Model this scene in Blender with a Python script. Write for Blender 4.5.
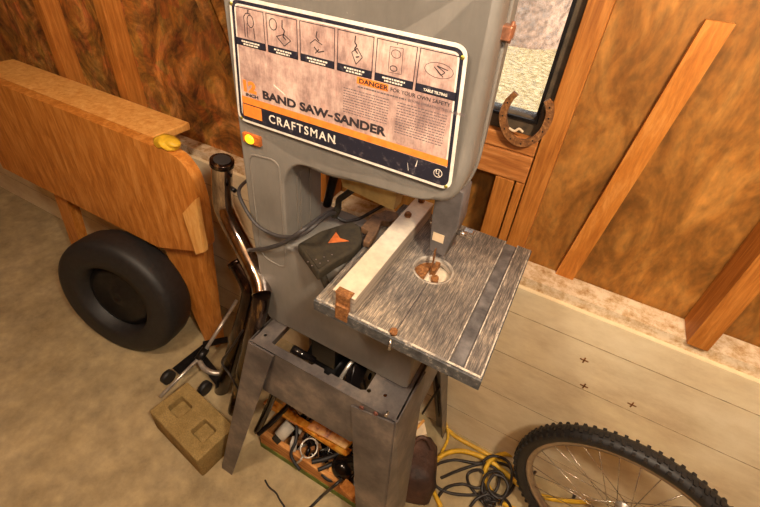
import bpy, bmesh, math, random
from mathutils import Vector, Matrix, Euler
random.seed(7)
D = bpy.data; SC = bpy.context.scene; COL = SC.collection
for o in list(D.objects): D.objects.remove(o)

# ------------------------------------------------------------------ camera
FPX, PX, PY = 423.3, 383.3, 222.2
CAM = Vector((0, 0, 1.72)); EUL = Euler([math.radians(a) for a in (53.32, -4.95, 27.955)], 'XYZ')
cd = D.cameras.new('camera'); cam = D.objects.new('camera', cd); COL.objects.link(cam)
cam.location = CAM; cam.rotation_euler = EUL
cd.sensor_fit = 'HORIZONTAL'; cd.sensor_width = 36; cd.lens = FPX / 760 * 36
cd.shift_x = (380 - PX) / 760; cd.shift_y = (PY - 253.5) / 760
cd.clip_start = 0.02; cd.clip_end = 100
SC.camera = cam
# ------------------------------------------------------------------ world, sun, lamps, exposure
w = D.worlds.new('world'); SC.world = w; w.use_nodes = True
w.node_tree.nodes['Background'].inputs[0].default_value = (0.80, 0.90, 1.0, 1)
w.node_tree.nodes['Background'].inputs[1].default_value = 1.2
sd = D.lights.new('sun', 'SUN'); sd.energy = 5.0; sd.color = (1, .93, .80); sd.angle = .02
so = D.objects.new('sun', sd); COL.objects.link(so); so.rotation_euler = (math.radians(-8), math.radians(38), 0)
def lamp(name, loc, power, radius, color):
    l = D.lights.new(name, 'POINT'); l.energy = power; l.shadow_soft_size = radius; l.color = color
    o = D.objects.new(name, l); COL.objects.link(o); o.location = loc; return o
lamp('ceiling_bulb', (0.45, 0.0, 2.25), 66, .07, (1, .86, .66))
lamp('left_fill_lamp', (-.72, -.15, 2.30), 40, .10, (1, .84, .64))  # unseen fill lamp, added to brighten the left part of the wall
lamp('near_camera_lamp', (0.06, 0.02, 1.80), 6, .03, (1, .90, .78))  # weak point lamp just above the camera
SC.view_settings.view_transform = 'Standard'; SC.view_settings.look = 'None'
SC.view_settings.gamma = 1; SC.view_settings.exposure = 0.5; SC.view_settings.use_curve_mapping = False

# ------------------------------------------------------------------ rays: a pixel of the photograph to a point on a world plane
RM = EUL.to_matrix()
def at(u, v, ax, val):
    d = RM @ Vector(((u - PX) / FPX, -(v - PY) / FPX, -1)); i = 'xyz'.index(ax)
    return CAM + d * ((val - CAM[i]) / d[i])

# ------------------------------------------------------------------ materials
MATS = {}
def s2l(c): return tuple(((x / 255 / 12.92) if x <= 10 else ((x / 255 + .055) / 1.055) ** 2.4) for x in c) + (1,)
class N:
    def __init__(s, name):
        s.m = D.materials.new(name); s.m.use_nodes = True; s.t = s.m.node_tree; s.b = s.t.nodes['Principled BSDF']
        MATS[name] = s.m
    def n(s, typ, **k):
        x = s.t.nodes.new(typ)
        for a, v in k.items():
            if a in x.inputs: x.inputs[a].default_value = v
            else: setattr(x, a, v)
        return x
    def l(s, a, b): s.t.links.new(a, b)
    def coord(s, scale=(1, 1, 1), rot=(0, 0, 0)):
        c = s.n('ShaderNodeTexCoord'); m = s.n('ShaderNodeMapping'); m.inputs['Scale'].default_value = scale
        m.inputs['Rotation'].default_value = rot; s.l(c.outputs['Object'], m.inputs[0]); return m.outputs[0]
    def noise(s, vec, scale, detail=4, rough=.6, dist=0):
        x = s.n('ShaderNodeTexNoise'); x.inputs['Scale'].default_value = scale; x.inputs['Detail'].default_value = detail
        x.inputs['Roughness'].default_value = rough; x.inputs['Distortion'].default_value = dist
        if vec is not None: s.l(vec, x.inputs['Vector'])
        return x.outputs['Fac']
    def ramp(s, f, stops):
        r = s.n('ShaderNodeValToRGB'); e = r.color_ramp.elements
        while len(e) < len(stops): e.new(.5)
        for i, (p, c) in enumerate(stops):
            e[i].position = p; e[i].color = s2l(c) if len(c) == 3 else c
        s.l(f, r.inputs[0]); return r.outputs[0]
    def mix(s, f, a, b, mode='MIX'):
        x = s.n('ShaderNodeMixRGB', blend_type=mode)
        for i, v in ((0, f), (1, a), (2, b)):
            if hasattr(v, 'node'): s.l(v, x.inputs[i])
            else: x.inputs[i].default_value = v if i == 0 else (s2l(v) if len(v) == 3 else v)
        return x.outputs[0]
    def out(s, col, rough=.6, metal=0, bump=None, bs=.3, bd=.002, spec=.5):
        if hasattr(col, 'node'): s.l(col, s.b.inputs['Base Color'])
        else: s.b.inputs['Base Color'].default_value = s2l(col)
        if hasattr(rough, 'node'): s.l(rough, s.b.inputs['Roughness'])
        else: s.b.inputs['Roughness'].default_value = rough
        s.b.inputs['Metallic'].default_value = metal; s.b.inputs['Specular IOR Level'].default_value = spec
        if bump is not None:
            x = s.n('ShaderNodeBump'); x.inputs['Strength'].default_value = bs; x.inputs['Distance'].default_value = bd
            s.l(bump, x.inputs['Height']); s.l(x.outputs[0], s.b.inputs['Normal'])
        return s.m
def plain(name, col, rough=.6, metal=0, var=.12, scale=30, spec=.5, bs=.15):
    s = N(name); v = s.coord(); f = s.noise(v, scale)
    d = tuple(max(0, c * (1 - var)) for c in col); u = tuple(min(255, c * (1 + var)) for c in col)
    return s.out(s.ramp(f, [(.3, d), (.7, u)]), rough, metal, f, bs, .001, spec)
def wood(name, dark, mid, light, sc=(1, 1, 1), rough=.6, grain=9, spots=True):
    s = N(name); v = s.coord(sc)
    f = s.noise(v, grain, 6, .65, .6); g = s.noise(v, grain * 5, 3, .7)
    c = s.ramp(f, [(.28, dark), (.5, mid), (.72, light)])
    c = s.mix(.35, c, s.ramp(g, [(.3, dark), (.7, light)]), 'OVERLAY')
    return s.out(c, rough, 0, g, .25, .0015, .35)
# castings / paint
s = N('grey_hammered_paint'); v = s.coord(); f = s.noise(v, 6, 5); g = s.noise(v, 900, 2); h = s.noise(s.coord((1, 1, .25)), 60, 4, .8)
c = s.ramp(f, [(.3, (118, 112, 104)), (.7, (138, 132, 124))]); c = s.mix(.25, c, s.ramp(h, [(.35, (96, 94, 90)), (.65, (150, 148, 144))]), 'OVERLAY')
c = s.mix(s.ramp(s.noise(v, 170, 2), [(.73, (0, 0, 0)), (.76, (160, 160, 160))]), c, (190, 180, 165)); s.out(c, .42, .0, g, .25, .0006, .5)
plain('olive_paint', (176, 150, 92), .6, 0, .12, 30)
plain('post_paint', (98, 92, 90), .45, .1, .12, 40)
s = N('dusty_grey_paint'); v = s.coord(); f = s.noise(v, 9, 5)
s.out(s.ramp(f, [(.3, (114, 106, 98)), (.7, (132, 124, 114))]), .65, 0, s.noise(v, 400, 2), .2, .0006, .3)
s = N('stand_paint'); v = s.coord(); f = s.noise(v, 7, 6, .7); g = s.noise(v, 40, 4)
c = s.ramp(f, [(.34, (74, 68, 68)), (.5, (100, 93, 90)), (.64, (134, 122, 112))])
c = s.mix(s.ramp(g, [(.66, (0, 0, 0)), (.76, (150, 150, 150))]), c, (140, 96, 66)); s.out(c, .38, .25, f, .1, .001)
# plate
s = N('worn_aluminium_plate'); v = s.coord(); f = s.noise(v, 14, 6, .7); g = s.noise(s.coord((1, 1, .2)), 130, 3, .8); h = s.noise(v, 45, 5, .7)
c = s.ramp(f, [(.34, (158, 128, 122)), (.5, (206, 176, 164)), (.66, (236, 210, 196))])
c = s.mix(.45, c, s.ramp(g, [(.3, (120, 110, 108)), (.7, (225, 215, 210))]), 'OVERLAY')
c = s.mix(s.ramp(h, [(.60, (0, 0, 0)), (.70, (120, 120, 120))]), c, (196, 128, 96))
s.out(c, .38, .25, g, .1, .0005)
plain('plate_white', (232, 222, 208), .35, .1, .08, 60)
s = N('plate_navy'); f = s.noise(s.coord(), 90, 4, .7); s.out(s.ramp(f, [(.55, (34, 34, 46)), (.68, (74, 68, 74)), (.76, (150, 136, 130))]), .4)
plain('plate_orange', (240, 134, 52), .45, 0, .08, 80)
plain('print_grey', (105, 92, 92), .5, 0, .2, 200)
plain('print_black', (48, 42, 46), .5, 0, .2, 120)
plain('print_cream', (225, 212, 196), .45, 0, .1, 120)
plain('brass_rivet', (150, 140, 60), .35, .7)
plain('lit_yellow_button', (255, 214, 30), .3, 0, .05, 30)
plain('amber_switch', (176, 96, 42), .3, 0, .2, 80)
# table
s = N('scored_cast_table'); v = s.coord((240, 22, 90)); f = s.noise(v, 1.6, 5, .75); v2 = s.coord(); g = s.noise(v2, 9, 6, .7); k = s.noise(s.coord((420, 14, 100)), 1, 2)
c = s.ramp(f, [(.28, (96, 94, 94)), (.46, (136, 131, 126)), (.58, (176, 168, 158)), (.72, (232, 222, 208))])
c = s.mix(.6, c, s.ramp(g, [(.36, (80, 80, 84)), (.5, (140, 136, 132)), (.64, (206, 198, 184))]), 'OVERLAY'); c = s.mix(.6, c, s.ramp(k, [(.38, (66, 62, 60)), (.6, (190, 180, 168))]), 'OVERLAY')
s.out(c, .5, .15, f, .5, .002)
s = N('mottled_lip'); v = s.coord(); f = s.noise(v, 45, 6, .75)
s.out(s.ramp(f, [(.35, (54, 55, 58)), (.56, (92, 92, 92)), (.68, (190, 180, 166))]), .5, .3, f, .6, .003)
plain('dark_slot', (92, 88, 86), .5, .1, .3, 30)
s = N('edge_highlight_paint'); f = s.noise(s.coord(), 60, 5, .7); s.out(s.ramp(f, [(.4, (120, 114, 108)), (.55, (204, 192, 174))]), .5, .1)  # mottled light tone for the painted highlight on the table edges
plain('polished_steel', (190, 180, 168), .25, .9, .1, 40)
plain('fence_aluminium', (226, 208, 182), .45, .25, .06, 50)
s = N('fence_side'); v = s.coord((40, 3, 120)); f = s.noise(v, 1.2, 4, .7); s.out(s.ramp(f, [(.35, (120, 112, 104)), (.5, (172, 160, 146)), (.7, (206, 194, 176))]), .5, .3, f, .3, .001)
s = N('rust'); v = s.coord(); f = s.noise(v, 130, 5, .7); s.out(s.ramp(f, [(.3, (84, 52, 28)), (.55, (142, 92, 48)), (.75, (192, 144, 92))]), .7, .2, f, .6, .002)
plain('dark_rust', (108, 80, 56), .6, .3, .3, 60); plain('old_bolt', (112, 66, 56), .6, .2, .2, 90); plain('copper_clip', (160, 108, 80), .4, .5, .2, 90)
s = N('chrome_heat_tinted'); v = s.coord((1, 1, .35)); f = s.noise(v, 16, 5, .7); s.out(s.ramp(f, [(.35, (120, 104, 104)), (.5, (190, 178, 174)), (.65, (240, 232, 224))]), .08, 1, f, .05, .001)
s = N('dark_burnt_chrome'); v = s.coord((3, 3, .5)); f = s.noise(v, 14, 5, .7); s.out(s.ramp(f, [(.38, (34, 27, 26)), (.56, (70, 54, 46)), (.74, (190, 156, 112))]), .2, .9, f, .1, .001)
plain('black_rubber', (30, 28, 28), .55, 0, .25, 60); plain('black_plastic', (46, 38, 24), .8, 0, .25, 70)
plain('dark_cord', (56, 52, 52), .5, 0, .15, 40); plain('black_cord', (38, 32, 30), .45, 0, .15, 40)
plain('yellow_cord', (216, 170, 44), .45, 0, .1, 40)
plain('orange_print', (196, 104, 48), .5, 0, .1, 90)
plain('steel', (190, 182, 172), .3, .6, .15, 50); plain('black_metal', (36, 34, 34), .35, .6, .3, 50)
plain('black_gloss', (24, 20, 20), .12, .2, .2, 30); plain('alloy_rim', (176, 160, 144), .28, .85, .1, 40)
plain('white_plastic', (205, 196, 180), .5, 0, .08, 30); plain('cream_paper', (226, 200, 164), .8, 0, .06, 30)
s = N('dark_leather'); v = s.coord(); f = s.noise(v, 10, 5, .6); s.out(s.ramp(f, [(.35, (44, 28, 22)), (.6, (84, 56, 44)), (.8, (110, 78, 62))]), .65, 0, s.noise(v, 18), .8, .01)
s = N('burnt_orange_varnish'); v = s.coord((1, 1, 1)); f = s.noise(v, 22, 4, .6); s.out(s.ramp(f, [(.36, (100, 52, 22)), (.46, (222, 132, 36)), (.62, (250, 190, 80))]), .25, 0, f, .3, .002)
s = N('cinder_block'); v = s.coord(); f = s.noise(v, 22, 6, .7); g = s.noise(v, 260, 3)
s.out(s.mix(.4, s.ramp(f, [(.3, (142, 120, 78)), (.7, (176, 152, 104))]), s.ramp(g, [(.35, (84, 74, 52)), (.65, (190, 176, 140))]), 'OVERLAY'), .95, 0, g, .7, .003, .1)
# building
wood('stud_wood', (136, 84, 30), (176, 118, 50), (202, 146, 74), (9, 9, .7), .55)
wood('block_wood', (140, 84, 34), (180, 122, 62), (212, 160, 100), (.7, 9, 9), .6)
wood('bench_wood', (156, 98, 36), (192, 132, 58), (218, 166, 94), (5, 5, .8), .5)
wood('bench_wood_pale', (196, 140, 70), (220, 168, 100), (238, 196, 132), (5, 5, .8), .5)
wood('crate_wood', (140, 92, 46), (190, 138, 78), (222, 176, 112), (1, 8, 8), .7)
s = N('osb'); v = s.coord((1, 1, .8)); vo = s.n('ShaderNodeTexVoronoi'); vo.inputs['Scale'].default_value = 22; s.l(v, vo.inputs['Vector']); f = s.noise(v, 5, 6, .7, 2.2); g = s.noise(v, 28, 5, .7, 1.2)
c = s.ramp(f, [(.34, (84, 54, 26)), (.5, (156, 108, 52)), (.64, (204, 152, 84))]); c = s.mix(.4, c, s.ramp(g, [(.38, (70, 42, 20)), (.62, (214, 164, 100))]), 'OVERLAY')
c = s.mix(.15, c, vo.outputs['Color'], 'OVERLAY'); s.out(c, .65, 0, g, .4, .003, .3)
s = N('plywood_sheathing'); v = s.coord((1, 1, .45)); f = s.noise(v, 9, 5, .6, 1.8); g = s.noise(v, 60, 3)
c = s.ramp(f, [(.3, (114, 78, 32)), (.5, (150, 106, 48)), (.7, (182, 136, 70))]); c = s.mix(.35, c, s.ramp(g, [(.35, (96, 58, 22)), (.65, (220, 176, 116))]), 'OVERLAY'); s.out(c, .6, 0, f, .2, .002, .3)
s = N('board_formed_concrete'); v = s.coord((.7, 1, 1.6)); f = s.noise(v, 7, 6, .7); g = s.noise(s.coord(), 70, 4, .7); b = s.noise(s.coord(), 2.6, 4)
c = s.ramp(f, [(.3, (204, 186, 156)), (.5, (222, 206, 178)), (.72, (236, 222, 196))]); c = s.mix(.35, c, s.ramp(b, [(.35, (164, 144, 116)), (.65, (232, 218, 194))]), 'OVERLAY')
c = s.mix(s.ramp(g, [(.70, (0, 0, 0)), (.76, (120, 120, 120))]), c, (120, 92, 60)); s.out(c, .85, 0, g, .3, .003, .2)
plain('seam_dark', (164, 142, 110), .9, 0, .2, 30)
s = N('dusty_sill'); v = s.coord(); f = s.noise(v, 26, 6, .75); s.out(s.ramp(f, [(.3, (150, 104, 60)), (.42, (196, 164, 122)), (.58, (228, 208, 178))]), .9, 0, f, .6, .006, .1)
s = N('stained_floor'); v = s.coord(); f = s.noise(v, 4.5, 6, .7); g = s.noise(v, 120, 4, .7); h = s.noise(v, 12, 5, .7)
c = s.ramp(f, [(.3, (150, 134, 104)), (.55, (178, 162, 130)), (.75, (196, 180, 148))]); c = s.mix(.4, c, s.ramp(h, [(.32, (116, 100, 72)), (.65, (206, 192, 162))]), 'OVERLAY')
c = s.mix(s.ramp(g, [(.68, (0, 0, 0)), (.74, (150, 150, 150))]), c, (92, 70, 48)); s.out(c, .8, 0, g, .3, .002, .25)
plain('window_frame_dark', (74, 60, 42), .75, 0, .25, 40)
plain('ceiling_paint', (150, 120, 90), .9)
s = N('straw_ground'); v = s.coord(); g = s.noise(v, 16, 6, .8); s.out(s.ramp(g, [(.4, (120, 98, 62)), (.52, (176, 152, 108)), (.66, (214, 194, 156))]), .95, 0, g, .6, .02, .1)
plain('tree_bark', (190, 156, 134), .9, 0, .3, 14); plain('leaf_green', (96, 122, 66), .7, 0, .4, 20)
s = N('dirty_glass'); v = s.coord(); g = s.noise(v, 70, 4, .8); b = s.b; b.inputs['Transmission Weight'].default_value = 0
tr = s.n('ShaderNodeBsdfTransparent'); ms = s.n('ShaderNodeMixShader'); df = s.n('ShaderNodeBsdfTranslucent'); df.inputs[0].default_value = (.9, .84, .76, 1)
gl = s.n('ShaderNodeBsdfGlossy'); gl.inputs['Roughness'].default_value = .05; ms2 = s.n('ShaderNodeMixShader'); ms2.inputs[0].default_value = .05
s.l(s.ramp(g, [(.5, (60, 60, 60)), (.72, (150, 150, 150)), (.78, (225, 225, 225))]), ms.inputs[0]); s.l(tr.outputs[0], ms.inputs[1]); s.l(df.outputs[0], ms.inputs[2])
s.l(ms.outputs[0], ms2.inputs[1]); s.l(gl.outputs[0], ms2.inputs[2]); s.l(ms2.outputs[0], s.t.nodes['Material Output'].inputs[0])
M = MATS

# ------------------------------------------------------------------ mesh helpers
def box(bm, x0, x1, y0, y1, z0, z1, bev=0, mat=None):
    b2 = bmesh.new(); bmesh.ops.create_cube(b2, size=1)
    for v in b2.verts: v.co = Vector(((x0 + x1) / 2 + v.co.x * (x1 - x0), (y0 + y1) / 2 + v.co.y * (y1 - y0), (z0 + z1) / 2 + v.co.z * (z1 - z0)))
    if bev: bmesh.ops.bevel(b2, geom=list(b2.edges), offset=bev, segments=2, profile=.5, affect='EDGES')
    return join(bm, b2, mat)
def join(bm, b2, mat=None):
    if mat is not None: b2.transform(mat)
    me = D.meshes.new('t'); b2.to_mesh(me); b2.free(); bm.from_mesh(me); D.meshes.remove(me); return bm
def hexa(bm, p, q):
    """solid between polygon p and polygon q (same length, matching corners)"""
    a = [bm.verts.new(x) for x in p]; b = [bm.verts.new(x) for x in q]; n = len(a)
    bm.faces.new(a[::-1]); bm.faces.new(b)
    for i in range(n): bm.faces.new((a[i], a[(i + 1) % n], b[(i + 1) % n], b[i]))
    return bm
def panel(bm, p, t): return hexa(bm, [Vector(x) for x in p], [Vector(x) + Vector(t) for x in p])
def frame_of(d):
    d = d.normalized(); u = Vector((0, 0, 1)) if abs(d.z) < .9 else Vector((1, 0, 0)); a = d.cross(u).normalized(); return a, d.cross(a).normalized()
def tube(bm, pts, r, seg=10, caps=True, closed=False, smooth=True):
    pts = [Vector(p) for p in pts]; n = len(pts); rs = r if isinstance(r, (list, tuple)) else [r] * n
    rings = []; a = None
    for i in range(n):
        if closed: d = pts[(i + 1) % n] - pts[i - 1]
        else: d = pts[min(i + 1, n - 1)] - pts[max(i - 1, 0)]
        if d.length < 1e-9: d = Vector((0, 0, 1))
        d.normalize()
        if a is None: a, b = frame_of(d)
        else:
            a = (a - d * a.dot(d)).normalized(); b = d.cross(a)
        rings.append([bm.verts.new(pts[i] + rs[i] * (math.cos(k * 2 * math.pi / seg) * a + math.sin(k * 2 * math.pi / seg) * b)) for k in range(seg)])
    m = n if closed else n - 1
    for i in range(m):
        R0, R1 = rings[i], rings[(i + 1) % n]
        for k in range(seg):
            f = bm.faces.new((R0[k], R0[(k + 1) % seg], R1[(k + 1) % seg], R1[k])); f.smooth = smooth
    if caps and not closed: bm.faces.new(rings[0][::-1]); bm.faces.new(rings[-1])
    return bm
def cyl(bm, p, q, r, seg=20, r2=None): return tube(bm, [p, q], [r, r if r2 is None else r2], seg)
def lathe(bm, prof, mat, seg=32):
    """prof: list of (radius, height) around local z"""
    b2 = bmesh.new(); rings = []
    for (r, h) in prof: rings.append([b2.verts.new((r * math.cos(k * 2 * math.pi / seg), r * math.sin(k * 2 * math.pi / seg), h)) for k in range(seg)])
    for i in range(len(rings) - 1):
        for k in range(seg):
            f = b2.faces.new((rings[i][k], rings[i][(k + 1) % seg], rings[i + 1][(k + 1) % seg], rings[i + 1][k])); f.smooth = True
    bmesh.ops.remove_doubles(b2, verts=b2.verts, dist=1e-6)
    bmesh.ops.recalc_face_normals(b2, faces=b2.faces)
    return join(bm, b2, mat)
def spline(pts, k=8):
    pts = [Vector(p) for p in pts]; out = []; n = len(pts)
    for i in range(n - 1):
        p0, p1, p2, p3 = pts[max(i - 1, 0)], pts[i], pts[i + 1], pts[min(i + 2, n - 1)]
        for j in range(k):
            t = j / k; out.append(.5 * ((2 * p1) + (p2 - p0) * t + (2 * p0 - 5 * p1 + 4 * p2 - p3) * t * t + (3 * p1 - p0 - 3 * p2 + p3) * t ** 3))
    return out + [pts[-1]]
def rounded(pts, r, seg=5):
    """round the corners of a closed polygon; r number or list"""
    out = []; n = len(pts)
    for i, p in enumerate(pts):
        ri = r[i] if isinstance(r, (list, tuple)) else r
        if ri <= 0: out.append(p); continue
        p = Vector(p); a = Vector(pts[i - 1]) - p; b = Vector(pts[(i + 1) % n]) - p
        ri = min(ri, a.length * .49, b.length * .49); a = a.normalized() * ri; b = b.normalized() * ri
        for k in range(seg + 1):
            t = k / seg; q = (p + a) * (1 - t) ** 2 + p * 2 * t * (1 - t) + (p + b) * t * t; out.append(tuple(q))
    return out
def rect(x0, x1, y0, y1): return [(x0, y0), (x1, y0), (x1, y1), (x0, y1)]
def circle(cx, cy, r, n=32): return [(cx + r * math.cos(i * 2 * math.pi / n), cy + r * math.sin(i * 2 * math.pi / n)) for i in range(n)]
def flat(bm, loops, th, mat, bev=0):
    """filled 2D outline with holes, extruded from local z=0 to z=th"""
    cu = D.curves.new('t', 'CURVE'); cu.dimensions = '2D'; cu.fill_mode = 'BOTH'; cu.extrude = max(th / 2 - bev, 0); cu.bevel_depth = bev; cu.bevel_resolution = 2; cu.offset = -bev
    for lp in loops:
        sp = cu.splines.new('POLY'); sp.points.add(len(lp) - 1); sp.use_cyclic_u = True
        for q, p in zip(sp.points, lp): q.co = (p[0], p[1], 0, 1)
    o = D.objects.new('t', cu); COL.objects.link(o); dg = bpy.context.evaluated_depsgraph_get(); me = D.meshes.new_from_object(o.evaluated_get(dg))
    b2 = bmesh.new(); b2.from_mesh(me); bmesh.ops.translate(b2, verts=b2.verts, vec=(0, 0, th / 2)); bmesh.ops.remove_doubles(b2, verts=b2.verts, dist=1e-6)
    D.objects.remove(o); D.curves.remove(cu); D.meshes.remove(me)
    return join(bm, b2, mat)
def FRONT(y): return Matrix(((1, 0, 0, 0), (0, 0, -1, y), (0, 1, 0, 0), (0, 0, 0, 1)))   # local xy -> world xz, local z -> -y
def TOP(z): return Matrix.Translation((0, 0, z))
def text(bm, body, x, z, size, y, sx=1, bold=0, th=.0004, align='LEFT', slant=0, spacing=1):
    cu = D.curves.new('t', 'FONT'); cu.body = body; cu.size = size; cu.extrude = th / 2; cu.offset = bold; cu.align_x = align; cu.space_character = spacing; cu.resolution_u = 3
    o = D.objects.new('t', cu); COL.objects.link(o); dg = bpy.context.evaluated_depsgraph_get(); me = D.meshes.new_from_object(o.evaluated_get(dg))
    b2 = bmesh.new(); b2.from_mesh(me); D.objects.remove(o); D.curves.remove(cu); D.meshes.remove(me)
    b2.transform(FRONT(y) @ Matrix.Translation((x, z, th / 2)) @ Matrix.Rotation(slant, 4, 'Z') @ Matrix.Diagonal((sx, 1, 1, 1)))
    return join(bm, b2)
# ------------------------------------------------------------------ object helpers
def props(o, label=None, cat=None, group=None, kind=None):
    for k, v in (('label', label), ('category', cat), ('group', group), ('kind', kind)):
        if v: o[k] = v
    return o
def obj(name, bm, mat, parent=None, smooth=False):
    bmesh.ops.recalc_face_normals(bm, faces=bm.faces)
    me = D.meshes.new(name)
    pos = Vector((0, 0, 0))
    if parent: pos = parent.matrix_world.translation.copy() if parent.parent is None and parent.type == 'EMPTY' else WORLD.get(parent.name, Vector())
    if parent is None or True:
        pass
    bm.to_mesh(me); bm.free()
    if parent is None:
        xs = [v.co for v in me.vertices]
        org = Vector(((min(v.x for v in xs) + max(v.x for v in xs)) / 2, (min(v.y for v in xs) + max(v.y for v in xs)) / 2, min(v.z for v in xs)))
        me.transform(Matrix.Translation(-org)); 
    if smooth:
        for p in me.polygons: p.use_smooth = True
    for m_ in (mat if isinstance(mat, (list, tuple)) else [mat]): me.materials.append(M[m_])
    o = D.objects.new(name, me); COL.objects.link(o)
    if parent:
        o.parent = parent; o.matrix_parent_inverse = Matrix.Translation(-ORG[parent.name]); ORG[o.name] = Vector((0, 0, 0))
    else: o.location = org; ORG[o.name] = org
    return o
ORG = {}; WORLD = {}
def thing(name, loc, label, cat, group=None):
    o = D.objects.new(name, None); COL.objects.link(o); o.location = loc; o.empty_display_size = .05; ORG[o.name] = Vector(loc)
    return props(o, label, cat, group)
def struct(name, bm, mat): return props(obj(name, bm, mat), kind='structure')
def B(*a, bev=0): return box(bmesh.new(), *a, bev=bev)

# ================================================================== the room
YW = 1.0      # inner face of the foundation and the studs
def clear(bm): return bm
struct('floor', B(-4, 3, -2.6, 1.09, -.12, 0), 'stained_floor')
struct('ceiling', B(-4, 3, -2.6, 1.14, 2.5, 2.6), 'ceiling_paint')
struct('wall_left', B(-4.1, -4, -2.6, 1.14, -.12, 2.6), 'plywood_sheathing')
struct('wall_right', B(3, 3.1, -2.6, 1.14, -.12, 2.6), 'plywood_sheathing')
struct('wall_front', B(-4.1, 3.1, -2.7, -2.6, -.12, 2.6), 'plywood_sheathing')
bm = bmesh.new(); box(bm, -4, 3, YW, 1.14, 0, .862)
wf = struct('wall_foundation', bm, 'board_formed_concrete')
bm = bmesh.new()
for z in (.15, .36, .57, .76): box(bm, -4, 3, YW - .001, YW + .001, z, z + .0025)
obj('board_seam', bm, 'seam_dark', wf)
bm = bmesh.new()
for (x, z) in ((.250, .693), (.287, .588), (.42, .60)):
    box(bm, x - .012, x + .012, YW - .0015, YW + .001, z - .002, z + .002); box(bm, x - .002, x + .002, YW - .0015, YW + .001, z - .012, z + .012)
obj('form_tie_mark', bm, 'rust', wf)
# sill plate and dust ledge
struct('trim_1', B(-4, 3, YW + .015, 1.095, .862, .895), 'dusty_sill')
# sheathing with the window hole: x -.62..-.085, z 1.34..1.95
bm = flat(bmesh.new(), [rect(-4, 3, .89, 2.5), rect(-.66, -.075, 1.325, 2.0)], .035, FRONT(1.135))
struct('wall_back', bm, 'plywood_sheathing')
# studs
def stud(x0, x1, z0, z1, mat='stud_wood', y0=YW, y1=1.098): return B(x0, x1, y0, y1, z0, z1, bev=.002)
for i, (x0, x1, z0, z1) in enumerate([(-.069, -.021, .895, 2.5), (-.147, -.098, .895, 1.188), (-.094, -.072, .895, 1.188), (.43, .478, .895, 2.5), (.85, .898, .895, 2.5), (-.72, -.672, .895, 2.5), (-2.05, -2.0, .895, 2.5), (-1.66, -1.61, .895, 2.5)]):
    struct('trim_%d' % (i + 2), stud(x0, x1, z0, z1), 'stud_wood')
struct('trim_10', B(-.67, -.072, YW, 1.09, 1.190, 1.262, bev=.003), 'block_wood')
struct('trim_11', B(-.67, -.072, YW + .004, 1.09, 1.264, 1.305, bev=.003), 'block_wood')
bm = panel(bmesh.new(), [(.086, 1.082, .895), (.136, 1.082, .895), (.195, 1.082, 1.6), (.145, 1.082, 1.6)], (0, .016, 0))
struct('trim_12', bm, 'bench_wood')
# window: dark frame, glass
bm = flat(bmesh.new(), [rounded(rect(-.665, -.071, 1.306, 1.99), .012), rounded(rect(-.625, -.098, 1.348, 1.95), .012)], .05, FRONT(1.075))
win = struct('window_1', bm, 'window_frame_dark')
obj('pane', B(-.628, -.094, 1.050, 1.054, 1.345, 1.953), 'dirty_glass', win)
bm = bmesh.new(); box(bm, -.098, -.090, 1.018, 1.026, 1.34, 1.95); box(bm, -.62, -.098, 1.018, 1.026, 1.340, 1.347)
obj('stop_bead', bm, 'black_metal', win)
# left: rough sheathing board and wide diagonal brace
bm = panel(bmesh.new(), [(-2.6, 1.07, .895), (-.975, 1.07, .895), (-1.015, 1.07, 1.0), (-1.245, 1.07, 1.50), (-1.62, 1.07, 2.3), (-2.6, 1.07, 2.3)], (0, .028, 0))
struct('trim_13', bm, 'osb')
bm = panel(bmesh.new(), [(-.96, 1.052, .895), (-.915, 1.052, .895), (-1.50, 1.052, 2.17), (-1.545, 1.052, 2.17)], (0, .018, 0))
struct('trim_14', bm, 'osb')
bm = B(-1.245, -.722, 1.082, 1.098, .895, 2.3); struct('trim_15', bm, 'osb')
# outside the window
props(obj('garden_ground', B(-9, 9, 1.2, 14, .2, .45), 'straw_ground'), kind='structure')
def tree(x, y, r, label):
    t = thing('tree', (x, y, .45), label, 'tree'); obj('trunk', tube(bmesh.new(), spline([(x, y, .4), (x + .03, y, 1.6), (x - .05, y, 4.2)]), r, 12), 'tree_bark', t)
    bm = bmesh.new()
    for i in range(700):
        a = random.random() * 6.28; q = Vector((x + math.cos(a) * random.uniform(.75, 1.8), y + random.uniform(-.3, .7), random.uniform(.6, 3.2)))
        e = Euler([random.random() * 3 for _ in 'xyz']).to_matrix(); bm.faces.new([bm.verts.new(q + e @ Vector(c)) for c in ((-.06, 0, 0), (0, .03, 0), (.06, 0, 0), (0, -.03, 0))])
    obj('foliage', bm, 'leaf_green', t)
tree(-1.15, 6.4, .62, 'broad pale tree trunk with sparse green leaves seen through the dirty window')
# ================================================================== saw stand
ZS = .73
st = thing('saw_stand', (-.37, .70, 0), 'grey brown sheet steel stand with splayed legs under the band saw', 'stand')
TL = [rect(-.603, -.142, .524, .868), [(-.545, .548), (-.41, .548), (-.405, .555), (-.375, .555), (-.37, .545), (-.355, .545), (-.352, .553), (-.262, .553), (-.25, .56), (-.25, .80), (-.545, .80)], circle(-.243, .562, .006, 10), circle(-.201, .572, .005, 10), circle(-.577, .56, .005, 10)]
obj('top_plate', flat(bmesh.new(), TL, .004, TOP(ZS - .004)), 'stand_paint', st)
bm = panel(bmesh.new(), [(-.60, .5242, ZS - .002), (-.145, .5242, ZS - .002), (-.165, .520, .645), (-.26, .512, .535), (-.565, .512, .535)], (0, .004, 0)); obj('apron', bm, 'stand_paint', st)
bm = panel(bmesh.new(), [(-.60, .865, ZS), (-.145, .865, ZS), (-.13, .88, .55), (-.61, .88, .55)], (0, -.004, 0)); obj('apron', bm, 'stand_paint', st)
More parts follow.
